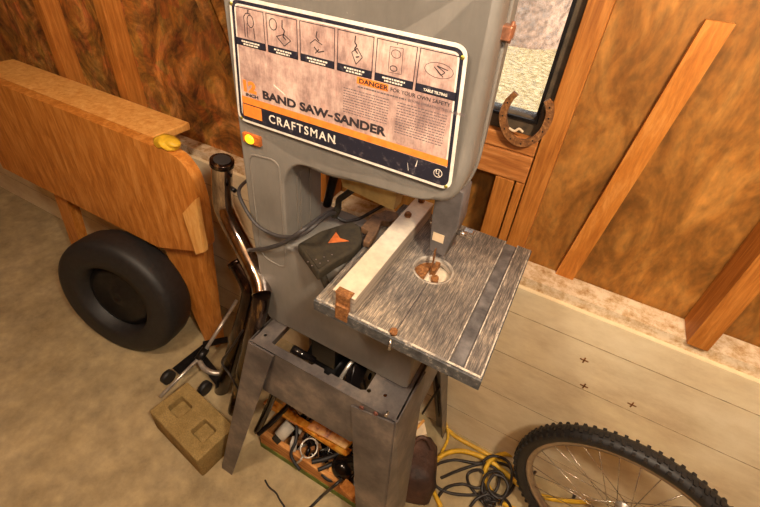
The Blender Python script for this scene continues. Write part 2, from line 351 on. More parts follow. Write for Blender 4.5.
bm = panel(bmesh.new(), [(-.145, .53, ZS), (-.145, .865, ZS), (-.128, .87, .58), (-.128, .53, .58)], (-.004, 0, 0)); obj('apron', bm, 'stand_paint', st)
bm = panel(bmesh.new(), [(-.60, .53, ZS), (-.60, .865, ZS), (-.618, .87, .58), (-.618, .53, .58)], (.004, 0, 0)); obj('apron', bm, 'stand_paint', st)
def leg(T, Tf, Ts, Bc, Bf, Bs):
    bm = bmesh.new(); n = Vector((0, -.004, 0)) if T[1] < .7 else Vector((0, .004, 0)); m = Vector((.004 if T[0] > -.4 else -.004, 0, 0))
    panel(bm, [T, Tf, Bf, Bc], n); panel(bm, [T, Ts, Bs, Bc], m)
    return obj('leg', bm, 'stand_paint', st)
leg((-.60, .5215, ZS - .002), (-.515, .5215, ZS - .002), (-.60, .63, ZS - .002), (-.737, .424, 0), (-.688, .424, 0), (-.737, .47, 0))
leg((-.148, .5215, ZS - .002), (-.268, .5215, ZS - .03), (-.142, .69, ZS - .002), (-.098, .47, 0), (-.178, .47, 0), (-.066, .56, 0))
leg((-.142, .868, ZS - .002), (-.21, .868, ZS - .002), (-.142, .79, ZS - .002), (-.06, .985, 0), (-.10, .985, 0), (-.06, .945, 0))
leg((-.60, .868, ZS - .002), (-.53, .868, ZS - .002), (-.60, .79, ZS - .002), (-.70, .975, 0), (-.66, .975, 0), (-.70, .93, 0))
for (u, v) in ((362, 407), (376, 413), (365, 421)):
    p = at(u, v, 'y', .519); obj('bolt', cyl(bmesh.new(), p, p + Vector((0, -.004, 0)), .0062, 8), 'old_bolt', st)
p = at(388, 412, 'y', .519); obj('bolt', cyl(bmesh.new(), p, p + Vector((0, -.012, 0)), .004, 8), 'polished_steel', st)
bm = bmesh.new(); cyl(bm, (-.10, .90, .52), (-.16, .93, .12), .004, 6); cyl(bm, (-.10, .955, .12), (-.17, .90, .54), .004, 6); obj('cross_brace', bm, 'black_metal', st)

# motor hung under the stand top
mo = thing('electric_motor', (-.42, .70, .40), 'dark electric motor with pulley seen through the slots of the stand top', 'motor')
bm = bmesh.new(); cyl(bm, (-.50, .70, .54), (-.36, .70, .54), .085, 24); box(bm, -.47, -.39, .63, .77, .62, .725); obj('motor_body', bm, 'black_metal', mo)
bm = bmesh.new(); lathe(bm, [(.01, 0), (.09, 0), (.095, .004), (.075, .012), (.095, .020), (.09, .024), (.01, .024)], Matrix.Translation((-.31, .66, .62)) @ Matrix.Rotation(math.radians(70), 4, 'Y') , 32); obj('pulley', bm, 'black_gloss', mo)
bm = bmesh.new(); tube(bm, [(-.345, .57, .66), (-.335, .62, .70), (-.32, .70, .71)], .006, 8); obj('belt_guard', bm, 'steel', mo); obj('motor_cap', cyl(bmesh.new(), (-.50, .58, .70), (-.44, .60, .66), .012, 10), 'black_gloss', mo)

# ================================================================== band saw
YF = .60
saw = thing('band_saw', (-.37, .72, ZS), 'grey cast band saw with worn metal label plate and square table', 'band saw')
XL, XR = -.622, -.138
# rear C shaped casting
out = [(-.612, ZS + .002), (-.634, 1.05), (-.634, 1.86), (-.18, 1.86), (-.150, 1.66), (-.146, 1.36), (-.185, 1.302), (-.30, 1.293), (-.49, 1.282), (-.522, 1.235), (-.522, 1.04), (-.157, 1.038), (-.157, ZS + .002)]
out = [(a, b) for a, b in out]
rad = [.02, 0, .10, .10, 0, .03, .04, 0, .03, .03, .006, .008, .02]
bm = flat(bmesh.new(), [rounded(out, rad)], .145, FRONT(.757), bev=.006)
obj('casting', bm, 'grey_hammered_paint', saw)
bm = bmesh.new(); box(bm, -.60, -.160, .75, .83, ZS + .002, 1.036, bev=.008); obj('base_box', bm, 'grey_hammered_paint', saw)
obj('lower_guard', panel(bmesh.new(), [(-.46, .70, 1.31), (-.425, .70, 1.205), (-.295, .70, 1.192), (-.285, .70, 1.31)], (0, .04, 0)), 'olive_paint', saw)
# front wheel cover, chamfered rim
cov = rounded([(-.636, 1.32), (-.634, 1.85), (-.165, 1.84), (-.143, 1.66), (-.134, 1.37), (-.152, 1.310), (-.30, 1.292), (-.42, 1.274), (-.50, 1.286)], [.01, .12, .12, .02, .04, .045, .02, .03, 0])
def scale2(l, f):
    cx = -.38; cz = 1.57; return [(cx + (a - cx) * f, cz + (b - cz) * f) for a, b in l]
bm = bmesh.new(); flat(bm, [cov], .060, FRONT(.672), bev=.014); obj('wheel_cover', bm, 'grey_hammered_paint', saw)
bm = bmesh.new(); tube(bm, [(a, .668, b) for a, b in cov if b < 1.8], .0042, 6, closed=False); obj('cover_seam', bm, 'dusty_grey_paint', saw)
# recessed panel on the column
pn = rounded([(-.612, .97), (-.529, .96), (-.529, 1.265), (-.545, 1.275), (-.614, 1.268)], [.03, .03, .012, .012, .02])
pin = rounded([(-.609, .975), (-.532, .965), (-.532, 1.261), (-.547, 1.271), (-.611, 1.264)], [.03, .03, .012, .012, .02])
obj('column_panel_rim', flat(bmesh.new(), [pn, pin], .003, FRONT(.6130), bev=.0008), 'dusty_grey_paint', saw)
bm = bmesh.new()
for y in (.655, .668, .705): box(bm, -.5225, -.5195, y, y + .003, 1.05, 1.24)
obj('column_rib', bm, 'dusty_grey_paint', saw)
# switch with lit button
sw = obj('power_switch', box(bmesh.new(), -.618, -.572, .604, .622, 1.296, 1.318, bev=.002), 'amber_switch', saw)
bm = bmesh.new(); bmesh.ops.create_uvsphere(bm, u_segments=20, v_segments=12, radius=1); bm.transform(Matrix.Translation((-.598, .604, 1.307)) @ Matrix.Diagonal((.012, .006, .0105, 1)))
for f in bm.faces: f.smooth = True
bt = obj('switch_button', bm, 'lit_yellow_button', sw)
mm = M['lit_yellow_button'].node_tree.nodes['Principled BSDF']; mm.inputs['Emission Color'].default_value = (1, .62, .02, 1); mm.inputs['Emission Strength'].default_value = .8
# label plate
YP = .6055
def trap(i, z0=1.345, z1=1.577):
    z0 += i; z1 -= i; L = lambda z: -.622 + (z - 1.35) * .055 + i; R_ = lambda z: -.155 - (z - 1.35) * .075 - i
    return [(L(z0), z0), (R_(z0), z0), (R_(z1), z1), (L(z1), z1)]
PL = rounded(trap(0), .020, 6)
plate = obj('label_plate', flat(bmesh.new(), [PL], .0015, FRONT(YP), bev=.0004), 'plate_white', saw); Y1 = YP - .0015
bm = flat(bmesh.new(), [rounded(trap(.0055), .015, 6), rounded(trap(.0110), .011, 6)], .0004, FRONT(Y1)); obj('plate_border', bm, 'plate_navy', plate)
bm = flat(bmesh.new(), [rounded(trap(.0140), .008, 5)], .0003, FRONT(Y1)); obj('plate_field', bm, 'worn_aluminium_plate', plate); Y2 = Y1 - .0003
bm = bmesh.new(); flat(bm, [rounded([(-.6085, 1.356), (-.166, 1.356), (-.1685, 1.387), (-.606, 1.386)], .004, 3)], .0003, FRONT(Y2))
caps = [(-.604, -.535), (-.530, -.465), (-.460, -.391), (-.386, -.320), (-.315, -.247), (-.243, -.176)]
for (a, b) in caps:
    flat(bm, [rect(a, b, 1.497, 1.561), rect(a + .0011, b - .0011, 1.498, 1.5599)], .0003, FRONT(Y2)); flat(bm, [rect(a, b, 1.497, 1.5095)], .0003, FRONT(Y2))
obj('navy_print', bm, 'plate_navy', plate); Y3 = Y2 - .0003
bm = bmesh.new(); flat(bm, [[(-.606, 1.386), (-.1685, 1.388), (-.1695, 1.400), (-.605, 1.400)]], .0003, FRONT(Y2)); flat(bm, [rect(-.605, -.558, 1.359, 1.384)], .0003, FRONT(Y3)); text(bm, '12', -.603, 1.412, .0285, Y2, 1.25, .0018)
flat(bm, [rect(-.347, -.289, 1.484, 1.4955)], .0003, FRONT(Y2)); obj('orange_print', bm, 'plate_orange', plate)
bm = bmesh.new(); text(bm, 'CRAFTSMAN', -.541, 1.3620, .0240, Y3, .98, .0003, spacing=1.22); text(bm, '.', -.388, 1.3625, .02, Y3); obj('brand_lettering', bm, 'print_cream', plate); bm = bmesh.new()
flat(bm, [circle(-.182, 1.371, .0078, 24), circle(-.182, 1.371, .0068, 24)], .0002, FRONT(Y3)); text(bm, 'U', -.1865, 1.3695, .010, Y3); text(bm, 'L', -.1815, 1.3665, .010, Y3); obj('round_mark', bm, 'print_cream', plate); bm = bmesh.new()
for t, x in (('TABLE TILTING', -.2095),): text(bm, t, x, 1.5005, .0058, Y3, 1, .00012, align='CENTER')
rr = random.Random(3)
def scribble(bm, x0, x1, z, h, y):
    x = x0
    while x < x1:
        w_ = rr.uniform(.002, .006); w_ = min(w_, x1 - x)
        if w_ > .0008: box(bm, x, x + w_, y - .0002, y, z, z + h)
        x += w_ + rr.uniform(.0008, .0018)
obj('caption_lettering', bm, 'print_cream', plate)
for i, (a, b) in enumerate(caps[:5]):
    bm = bmesh.new(); scribble(bm, a + .014, b - .014, 1.5035, .0026, Y3)
    if i != 5: scribble(bm, a + .018, b - .018, 1.499, .0026, Y3)
    obj('caption_lettering', bm, 'print_cream', plate)
bm = bmesh.new(); text(bm, 'BAND SAW', -.552, 1.4075, .0215, Y2, 1.33, .0009); text(bm, '-', -.403, 1.409, .021, Y2, 1.5, .0009); text(bm, 'SANDER', -.389, 1.4075, .0215, Y2, 1.26, .0009)
text(bm, 'INCH', -.594, 1.4025, .0085, Y2, 1.5, .0001, th=.0009); obj('name_lettering', bm, 'print_black', plate); bm = bmesh.new(); text(bm, 'DANGER', -.343, 1.4862, .0102, Y3, 1.3, .0003)
text(bm, 'FOR YOUR OWN SAFETY', -.285, 1.4862, .0088, Y2, 1.02, .00005)
obj('warning_lettering', bm, 'print_black', plate)
bm = bmesh.new(); text(bm, 'BEFORE OPERATING THIS MACHINE', -.252, 1.4775, .0062, Y2, .95, 0)
scribble(bm, -.345, -.256, 1.478, .0026, Y2)
for k in range(10): scribble(bm, -.372, -.285, 1.4705 - .0046 * k, .0015, Y2)
for k in range(12): scribble(bm, -.270, -.184, 1.4705 - .0046 * k, .0015, Y2)
obj('fine_print', bm, 'print_grey', plate)
# line drawings in the six boxes
bm = bmesh.new()
def line(pts, w_=.00065, dy=.0002):
    for (a, b), (c, d) in zip(pts[:-1], pts[1:]):
        v = Vector((c - a, d - b));
        if v.length < 1e-6: continue
        n = Vector((-v.y, v.x)).normalized() * w_
        panel(bm, [(a + n.x, Y2, b + n.y), (c + n.x, Y2, d + n.y), (c - n.x, Y2, d - n.y), (a - n.x, Y2, b - n.y)], (0, -.0003, 0))
def ell(cx, cz, rx, rz, n=14): return [(cx + rx * math.cos(i * 6.2832 / n), cz + rz * math.sin(i * 6.2832 / n)) for i in range(n + 1)]
cx = [(a + b) / 2 for a, b in caps]; cz = 1.535
bm = bmesh.new(); line(ell(cx[0] + .004, cz + .006, .007, .010)); line([(cx[0] - .011, cz - .022), (cx[0] - .010, cz + .012), (cx[0] - .004, cz + .018), (cx[0] + .006, cz + .018)]); line([(cx[0] - .005, cz - .022), (cx[0] - .004, cz + .002)]); line([(cx[0] + .011, cz - .022), (cx[0] + .010, cz - .004)]); line([(cx[0], cz + .019), (cx[0] + .001, cz + .024)], .001); obj('line_drawing', bm, 'print_black', plate)
bm = bmesh.new(); line(ell(cx[1] - .018, cz + .010, .008, .009)); line([(cx[1] - .012, cz - .008), (cx[1] + .004, cz - .002), (cx[1] + .018, cz - .010), (cx[1] + .004, cz - .021), (cx[1] - .012, cz - .008)], .0007); line([(cx[1] + .002, cz + .020), (cx[1] + .001, cz + .008), (cx[1] + .006, cz + .004), (cx[1] + .002, cz - .006), (cx[1] + .008, cz - .010)], .001); obj('line_drawing', bm, 'print_black', plate)
bm = bmesh.new(); line([(cx[2] - .014, cz - .006), (cx[2] - .004, cz + .002), (cx[2] + .010, cz - .004)]); line([(cx[2], cz + .015), (cx[2] - .002, cz + .006), (cx[2] + .004, cz + .001)], .0009); line([(cx[2] - .006, cz - .010), (cx[2] + .002, cz - .017), (cx[2] + .014, cz - .013)], .0009); line([(cx[2] - .004, cz - .020), (cx[2] + .004, cz - .012)], .0008); obj('line_drawing', bm, 'print_black', plate)
bm = bmesh.new(); line([(cx[3] - .006, cz - .004), (cx[3] + .004, cz + .004), (cx[3] + .014, cz - .008), (cx[3] + .003, cz - .021), (cx[3] - .006, cz - .004)]); line([(cx[3], cz + .022), (cx[3] - .001, cz + .012), (cx[3] + .003, cz + .008), (cx[3] - .001, cz + .002), (cx[3] + .005, cz - .004)], .001); line([(cx[3] + .002, cz - .010), (cx[3] + .008, cz - .008)], .001); obj('line_drawing', bm, 'print_black', plate)
bm = bmesh.new(); line([(cx[4] - .011, cz - .020), (cx[4] - .011, cz + .018), (cx[4] + .011, cz + .019), (cx[4] + .012, cz - .019), (cx[4] - .011, cz - .020)], .0003); line(ell(cx[4], cz + .009, .008, .006), .0004); line(ell(cx[4] - .002, cz - .013, .006, .004)); line([(cx[4], cz + .023), (cx[4] + .001, cz + .024)], .001); obj('line_drawing', bm, 'print_black', plate)
bm = bmesh.new(); line(ell(cx[5], cz, .023, .011), .0003); line([(cx[5] - .008, cz + .004), (cx[5] + .004, cz - .006), (cx[5] + .010, cz - .001), (cx[5] - .004, cz + .006), (cx[5] + .014, cz + .003)], .0006); line([(cx[5] - .004, cz + .001), (cx[5] + .008, cz - .008)], .0006); obj('line_drawing', bm, 'print_black', plate)
bm = bmesh.new()
for (x, z) in ((-.606, 1.563), (-.178, 1.560), (-.164, 1.351), (-.613, 1.351)): bm = bmesh.new(); lathe(bm, [(0, .0012), (.0028, .001), (.0034, 0)], FRONT(Y2) @ Matrix.Translation((x, z, 0)), 10); obj('rivet', bm, 'brass_rivet', plate)
bm = bmesh.new()
for (p, q) in (((-.523, 1.440), (-.497, 1.427)),): panel(bm, [(p[0], Y2, p[1] + .001), (q[0], Y2, q[1] + .001), (q[0], Y2, q[1] - .001), (p[0], Y2, p[1] - .0015)], (0, -.0003, 0))
obj('scratch', bm, 'plate_white', plate); bm = bmesh.new(); panel(bm, [(-.236, Y3, 1.358), (-.239, Y3, 1.372), (-.2385, Y3, 1.372), (-.235, Y3, 1.358)], (0, -.0002, 0)); panel(bm, [(-.224, Y3, 1.370), (-.222, Y3, 1.382), (-.221, Y3, 1.382), (-.222, Y3, 1.370)], (0, -.0002, 0))
obj('scratch', bm, 'plate_white', plate)
# copper latch on the right edge
lt = obj('cover_latch', box(bmesh.new(), -.150, -.128, .645, .672, 1.583, 1.603, bev=.002), 'copper_clip', saw)
obj('latch_pin', cyl(bmesh.new(), (-.131, .658, 1.579), (-.131, .658, 1.608), .003, 8), 'copper_clip', lt)
bm = bmesh.new(); cyl(bm, (-.40, .60, 1.655), (-.40, .612, 1.655), .006, 6); obj('cover_screw', bm, 'black_metal', saw)
# guide post, blade
bm = flat(bmesh.new(), [[(-.214, 1.28), (-.157, 1.28), (-.152, 1.20), (-.166, 1.104), (-.205, 1.108), (-.213, 1.20)]], .055, FRONT(.775), bev=.003)
gp = obj('guide_post', bm, 'post_paint', saw)
obj('guide_label', flat(bmesh.new(), [rect(-.202, -.176, 1.140, 1.162)], .0008, FRONT(.7196)), 'cream_paper', gp)
bm = bmesh.new(); cyl(bm, (-.158, .745, 1.165), (-.135, .745, 1.165), .006, 8); box(bm, -.147, -.125, .755, .772, 1.15, 1.166, bev=.002); obj('guide_screw', bm, 'polished_steel', gp); bm = bmesh.new(); cyl(bm, (-.22, .745, 1.17), (-.207, .745, 1.17), .008, 8); obj('guide_screw', bm, 'polished_steel', gp)
bm = bmesh.new(); box(bm, -.1895, -.1880, .712, .724, .95, 1.12); obj('blade', bm, 'rust', saw)
# table
HC = (-.182, .706)
bm = bmesh.new()
flat(bm, [rounded(rect(-.354, -.063, .490, .908), .004, 2) , circle(HC[0], HC[1], .0435, 40)], .022, TOP(1.048), bev=.0012)
flat(bm, [rect(-.063, -.034, .490, .908)], .014, TOP(1.048)); flat(bm, [rounded(rect(-.034, 0, .490, .908), .003, 2)], .022, TOP(1.048), bev=.0012)
tb = obj('table', bm, 'scored_cast_table', saw)
obj('miter_slot', B(-.0625, -.0345, .4905, .9075, 1.0619, 1.0628), 'dark_slot', tb)
bm = bmesh.new(); box(bm, -.356, .002, .4860, .4905, 1.041, 1.0685, bev=.001); box(bm, -.002, .002, .489, .908, 1.041, 1.068, bev=.0008); box(bm, -.356, -.353, .489, .908, 1.041, 1.068, bev=.0008); obj('table_rim', bm, 'mottled_lip', tb)
bm = bmesh.new(); box(bm, -.352, -.001, .4908, .4950, 1.0690, 1.0706)  # thin light strips paint a highlight on the table lip and slot edges
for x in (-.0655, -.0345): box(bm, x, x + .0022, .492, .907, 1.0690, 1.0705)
box(bm, -.0028, -.0006, .492, .907, 1.0690, 1.0706); obj('edge_highlight', bm, 'edge_highlight_paint', tb)
obj('table_slit', B(-.1765, -.1750, .492, .664, 1.0696, 1.0704), 'print_black', tb)
bm = lathe(bmesh.new(), [(.0425, -.02), (.0425, .0), (.0465, .0006), (.0475, -.0005)], Matrix.Translation((HC[0], HC[1], 1.0702)), 40); obj('insert_ring', bm, 'fence_side', tb)
bm = bmesh.new(); cyl(bm, (-.178, .497, 1.070), (-.178, .497, 1.078), .008, 8); cyl(bm, (-.178, .497, 1.078), (-.177, .490, 1.073), .005, 6); obj('table_pin', bm, 'rust', tb)
bm = bmesh.new(); cyl(bm, (-.178, .488, 1.064), (-.174, .476, 1.045), .003, 8); obj('cotter_pin', bm, 'polished_steel', tb)
bm = bmesh.new(); box(bm, -.225, -.195, .690, .75, 1.043, 1.052, bev=.002); cyl(bm, (-.172, .70, 1.043), (-.172, .70, 1.056), .009, 8); box(bm, -.190, -.178, .715, .765, 1.043, 1.060, bev=.002); obj('trunnion', bm, 'rust', saw)
obj('trunnion_plate', B(-.235, -.125, .655, .775, 1.038, 1.043, bev=.001), 'fence_aluminium', saw)
# rip fence
bm = box(bmesh.new(), -.3165, -.2665, .498, .895, 1.0705, 1.110, bev=.0015); 
fn = obj('rip_fence', bm, 'fence_side', saw)
obj('fence_top', B(-.317, -.266, .497, .896, 1.1095, 1.112, bev=.0008), 'fence_aluminium', fn)
bm = bmesh.new(); box(bm, -.307, -.276, .4915, .499, 1.062, 1.1135, bev=.002); box(bm, -.309, -.274, .4925, .510, 1.1115, 1.1145, bev=.001); box(bm, -.303, -.274, .484, .4915, 1.050, 1.090, bev=.002); obj('end_clamp', bm, 'rust', fn)
for (x, y) in ((-.297, .885), (-.299, .806)):
    bm = cyl(bmesh.new(), (x, y, 1.112), (x, y, 1.120), .009, 6); cyl(bm, (x, y, 1.12), (x, y, 1.123), .006, 10); obj('fence_bolt', bm, 'rust', fn)

# ================================================================== tool on the saw's base
ZT = 1.045
tl = thing('power_tool', (-.42, .66, ZT), 'black plastic hand tool with orange triangle lying beside the fence', 'power tool')
def q(u, v, z=ZT): p = at(u, v, 'z', z); return (p.x, p.y)
body = [q(297, 243, 1.08), q(318, 272, 1.08), q(337, 259, 1.08), q(354, 250, 1.08), q(363, 240, 1.08), q(362, 226, 1.08), q(352, 220, 1.08), q(320, 230, 1.08)]
obj('tool_body', flat(bmesh.new(), [rounded(body, .008)], .030, TOP(ZT + .004), bev=.007), 'black_plastic', tl)
tri = [q(328, 243, 1.08), q(349, 241, 1.08), q(340, 238, 1.08), q(336, 232, 1.08)]
obj('orange_triangle', flat(bmesh.new(), [tri], .0012, TOP(ZT + .0340)), 'orange_print', tl)
bm = bmesh.new()
for i in range(7):
    p = at(308 + i * 4, 262 - i * 1.2 + (i % 2) * 5, 'z', 1.082); cyl(bm, p, p + Vector((0, 0, .001)), .0016, 6)
obj('vent_hole', bm, 'print_grey', tl)
jaw = [q(*a, 1.095) for a in ((361, 226), (372, 214), (386, 209), (398, 212), (400, 217), (390, 221), (382, 220), (377, 232), (370, 242), (363, 240), (368, 230))]
obj('tool_jaw', flat(bmesh.new(), [rounded(jaw, .004)], .018, TOP(1.075), bev=.003), 'dark_rust', tl)
bm = tube(bmesh.new(), spline([at(320, 266, 'y', .62), at(322, 274, 'y', .600), at(326, 283, 'y', .598), at(331, 298, 'y', .598)]), .009, 8); obj('tool_strap', bm, 'black_plastic', tl)
# cables
def cord(name, pts, r, mat, label, cat='cable', k=8, seg=8):
    g = {'extension_cord': 'cords on the floor by the wheel', 'power_cable': 'cables behind and around the saw column'}.get(name)
    return props(obj(name, tube(bmesh.new(), spline(pts, k), r, seg), mat), label, cat, g)
cb = cord('power_cable', [at(250, 178, 'y', .76), at(239, 190, 'y', .64), at(245, 208, 'y', .605), at(256, 224, 'y', .592), at(270, 233, 'y', .592), at(285, 237, 'y', .592), at(303, 234, 'y', .590), at(318, 223, 'y', .62), at(328, 215, 'y', .69), at(335, 213, 'y', .73)], .0045, 'dark_cord', 'grey cable looped around the front of the saw column')
cord('power_cable', [at(247, 249, 'y', .70), at(251, 250, 'y', .62), at(268, 248, 'y', .592), at(285, 242, 'y', .590), at(300, 232, 'y', .588), at(314, 222, 'y', .63), at(325, 214, 'y', .70), at(333, 211, 'y', .74)], .0052, 'dark_cord', 'dark thicker cable crossing the saw column below the loop')
bm = tube(bmesh.new(), spline([at(334, 216, 'y', .745), at(338, 208, 'y', .745), at(339, 200, 'y', .745), at(344, 196, 'y', .745), at(352, 190, 'y', .735)]), [.010] * 9 + [.008] * 24, 8); props(obj('lamp_plug', bm, 'black_plastic'), 'black elbow plug standing up behind the saw column', 'plug')
cord('power_cable', [at(334, 215, 'y', .75), at(345, 221, 'y', .76), at(358, 219, 'y', .79), at(370, 213, 'y', .80), at(384, 205, 'y', .82)], .0045, 'black_cord', 'black cable running behind the tool with the orange triangle')
bm = cyl(bmesh.new(), at(327, 205, 'y', .80), at(335, 172, 'y', .80), .012, 10); props(obj('belt_strut', bm, 'black_metal'), 'dark upright rod just right of the saw column', 'rod')
# horseshoe on the window ledge
bm = bmesh.new(); pts = [(516, 93), (508, 102), (503, 115), (505, 128), (511, 138), (521, 143), (533, 140), (543, 131), (549, 118), (550, 107), (547, 100)]
P = spline([at(u, v, 'y', .988) for u, v in pts], 6); n = len(P)
for side in (0,):
    rings = []
    for i, p in enumerate(P):
        d = (P[min(i + 1, n - 1)] - P[max(i - 1, 0)]).normalized(); sdv = Vector((d.z, 0, -d.x)); hw = .0082 if 4 < i < n - 4 else .007
        rings.append([bm.verts.new(p + sdv * a * hw + Vector((0, b, 0))) for a, b in ((-1, -.005), (1, -.005), (1, .006), (-1, .006))])
    for i in range(n - 1):
        for k in range(4): bm.faces.new((rings[i][k], rings[i][(k + 1) % 4], rings[i + 1][(k + 1) % 4], rings[i + 1][k]))
    bm.faces.new(rings[0][::-1]); bm.faces.new(rings[-1])
hs = obj('horseshoe', bm, 'rust'); props(hs, 'rusty horseshoe standing open end up against the window frame', 'horseshoe')
bm = bmesh.new()
for i in range(6, n - 5, 6): bm = bmesh.new(); cyl(bm, P[i] + Vector((0, -.0048, 0)), P[i] + Vector((0, -.0058, 0)), .0022, 6); obj('nail_hole', bm, 'black_metal', hs)
bm = bmesh.new(); tube(bm, spline([at(509, 128, 'y', .990), at(514, 131, 'y', .988), at(519, 129, 'y', .989), at(523, 132, 'y', .99)]), .003, 6); props(obj('bent_wire', bm, 'cream_paper'), 'small pale bent wire inside the horseshoe', 'wire')

# ================================================================== exhaust pipes
def pipe(pts, r, mat, label, cat='exhaust pipe', group='exhaust pipes leaning by the saw', collar=True):
    t = thing('exhaust_pipe', pts[-1], label, cat, group); P = spline(pts, 8)
    obj('pipe', tube(bmesh.new(), P, r, 20), mat, t)
    if collar:
        d = (P[0] - P[2]).normalized(); bm = bmesh.new(); cyl(bm, P[0] - d * .008, P[0] + d * .006, (r if not isinstance(r, list) else r[0]) * 1.14, 20); cyl(bm, P[0] + d * .0061, P[0] + d * .008, (r if not isinstance(r, list) else r[0]) * .85, 20)
        obj('flange', bm, 'dark_burnt_chrome', t); obj('pipe_mouth', cyl(bmesh.new(), P[0] + d * .0075, P[0] + d * .0086, (r if not isinstance(r, list) else r[0]) * .80, 20), 'black_rubber', t)  # black disc paints in the dark interior of the capped pipe
    return t
yp = .66
CP = [at(222, 162, 'y', .67), at(222, 180, 'y', .67), at(223, 203, 'y', .665), at(229, 220, 'y', .66), at(241, 243, 'y', .65), at(253, 266, 'y', .63), at(260, 282, 'y', .61), at(262, 294, 'y', .59)]
t = pipe(CP, .0265, 'chrome_heat_tinted', 'shiny bent chrome exhaust pipe leaning beside the saw column')
obj('lower_section', tube(bmesh.new(), spline([CP[-1], at(259, 312, 'y', .58), at(252, 338, 'y', .57), at(244, 368, 'y', .58), at(234, 410, 'y', .60)]), .024, 18), 'dark_burnt_chrome', t)
p = at(231, 188, 'y', .665); obj('stud', cyl(bmesh.new(), p, p + Vector((.018, -.004, 0)), .006, 8), 'black_metal', t)
pipe([at(238, 262, 'y', .72), at(250, 286, 'y', .70), at(249, 302, 'y', .69), at(240, 332, 'y', .67), at(229, 368, 'y', .66), at(215, 409, 'y', .65)], .030, 'dark_burnt_chrome', 'dark chrome exhaust pipe nearest the slanted wooden bench leg')
pipe([at(263, 288, 'y', .70), at(267, 305, 'y', .71), at(265, 330, 'y', .72), at(258, 370, 'y', .73), at(250, 402, 'y', .73)], .020, 'dark_burnt_chrome', 'short dark exhaust pipe tucked against the stand leg')
cord('loose_wire', [at(243, 330, 'y', .62), at(230, 350, 'y', .58), at(222, 362, 'y', .57), at(230, 375, 'y', .55), at(240, 392, 'y', .55)], .0035, 'black_cord', 'thin black wire crossing in front of the exhaust pipes', 'wire')

# ================================================================== wooden bench at left
be = thing('wooden_bench', (-1.3, .80, 0), 'orange stained wooden bench end with slanted leg left of the pipes', 'bench')
yb = .80
V3 = lambda l, y: [Vector((a[0], y, a[1])) for a in l]
obj('bench_leg', panel(bmesh.new(), V3([(-1.335, .56), (-1.085, .64), (-1.095, .56), (-1.140, 0), (-1.220, 0)], yb), (0, .045, 0)), 'bench_wood', be)
obj('bench_leg', panel(bmesh.new(), V3([(-2.05, .60), (-1.95, .60), (-2.07, 0), (-2.15, 0)], yb), (0, .045, 0)), 'bench_wood', be)
obj('end_board', panel(bmesh.new(), V3(rounded([(-2.35, .57), (-1.30, .57), (-1.055, .665), (-1.015, .70), (-1.000, .90), (-1.015, 1.0), (-1.06, 1.045), (-1.11, 1.052), (-2.35, 1.052)], [0, 0, .02, .02, .04, .04, .03, .03, 0]), yb - .04), (0, .04, 0)), 'bench_wood', be)
obj('corner_block', panel(bmesh.new(), V3([(-1.055, .664), (-1.006, .700), (-.996, .925), (-1.075, .838)], yb - .058), (0, .0179, 0)), 'bench_wood_pale', be)
obj('bench_top', B(-2.35, -1.26, yb, .985, 1.0, 1.03, bev=.006), 'bench_wood_pale', be)
# rag on the bench corner
bm = bmesh.new(); bmesh.ops.create_icosphere(bm, subdivisions=3, radius=1)
for v in bm.verts: v.co = v.co * (1 + .18 * math.sin(v.co.x * 7 + v.co.z * 5)); v.co = Vector((v.co.x * .045, v.co.y * .03, v.co.z * .020)) + Vector((-1.125, .785, 1.068))
props(obj('rag', bm, 'yellow_cord', smooth=True), 'crumpled yellow rag lying on the wooden bench corner', 'rag')
# tyre under the bench
TC = Vector((-1.49, .675, .285)); RT = Matrix.Translation(TC) @ Matrix.Rotation(math.radians(12), 4, 'Z') @ Matrix.Rotation(math.radians(90 - 8), 4, 'X')
ty = thing('car_tyre', (TC.x, TC.y, 0), 'black car tyre standing on edge under the wooden bench', 'tyre')
obj('tyre', lathe(bmesh.new(), [(.165, -.06), (.20, -.072), (.25, -.074), (.275, -.062), (.283, -.042), (.285, 0), (.283, .042), (.275, .062), (.25, .074), (.20, .072), (.165, .07), (.165, -.07)], RT, 64), 'black_rubber', ty)
obj('wheel_rim', lathe(bmesh.new(), [(.168, -.07), (.160, -.06), (.15, .03), (.12, .04), (.06, .03), (.03, .045), (.001, .045), (.001, -.02), (.14, -.05), (.168, -.07)], RT, 48), 'black_metal', ty)

# cinder block
cbk = bmesh.new(); L_, W_, H_ = .295, .160, .12
flat(cbk, [rounded(rect(-L_ / 2, L_ / 2, -W_ / 2, W_ / 2), .008, 3), rounded(rect(-.110, -.037, -.030, .030), .008, 3), rounded(rect(.035, .108, -.030, .030), .008, 3)], H_, Matrix.Identity(4), bev=.004)
box(cbk, -.12, .12, -.04, .04, .0, .085)
cbk.transform(Matrix.Translation((-.908, .464, 0)) @ Matrix.Rotation(math.radians(-8), 4, 'Z'))
props(obj('concrete_block', cbk, 'cinder_block'), 'tan concrete block with two square hollows on the floor by the stand', 'concrete block')

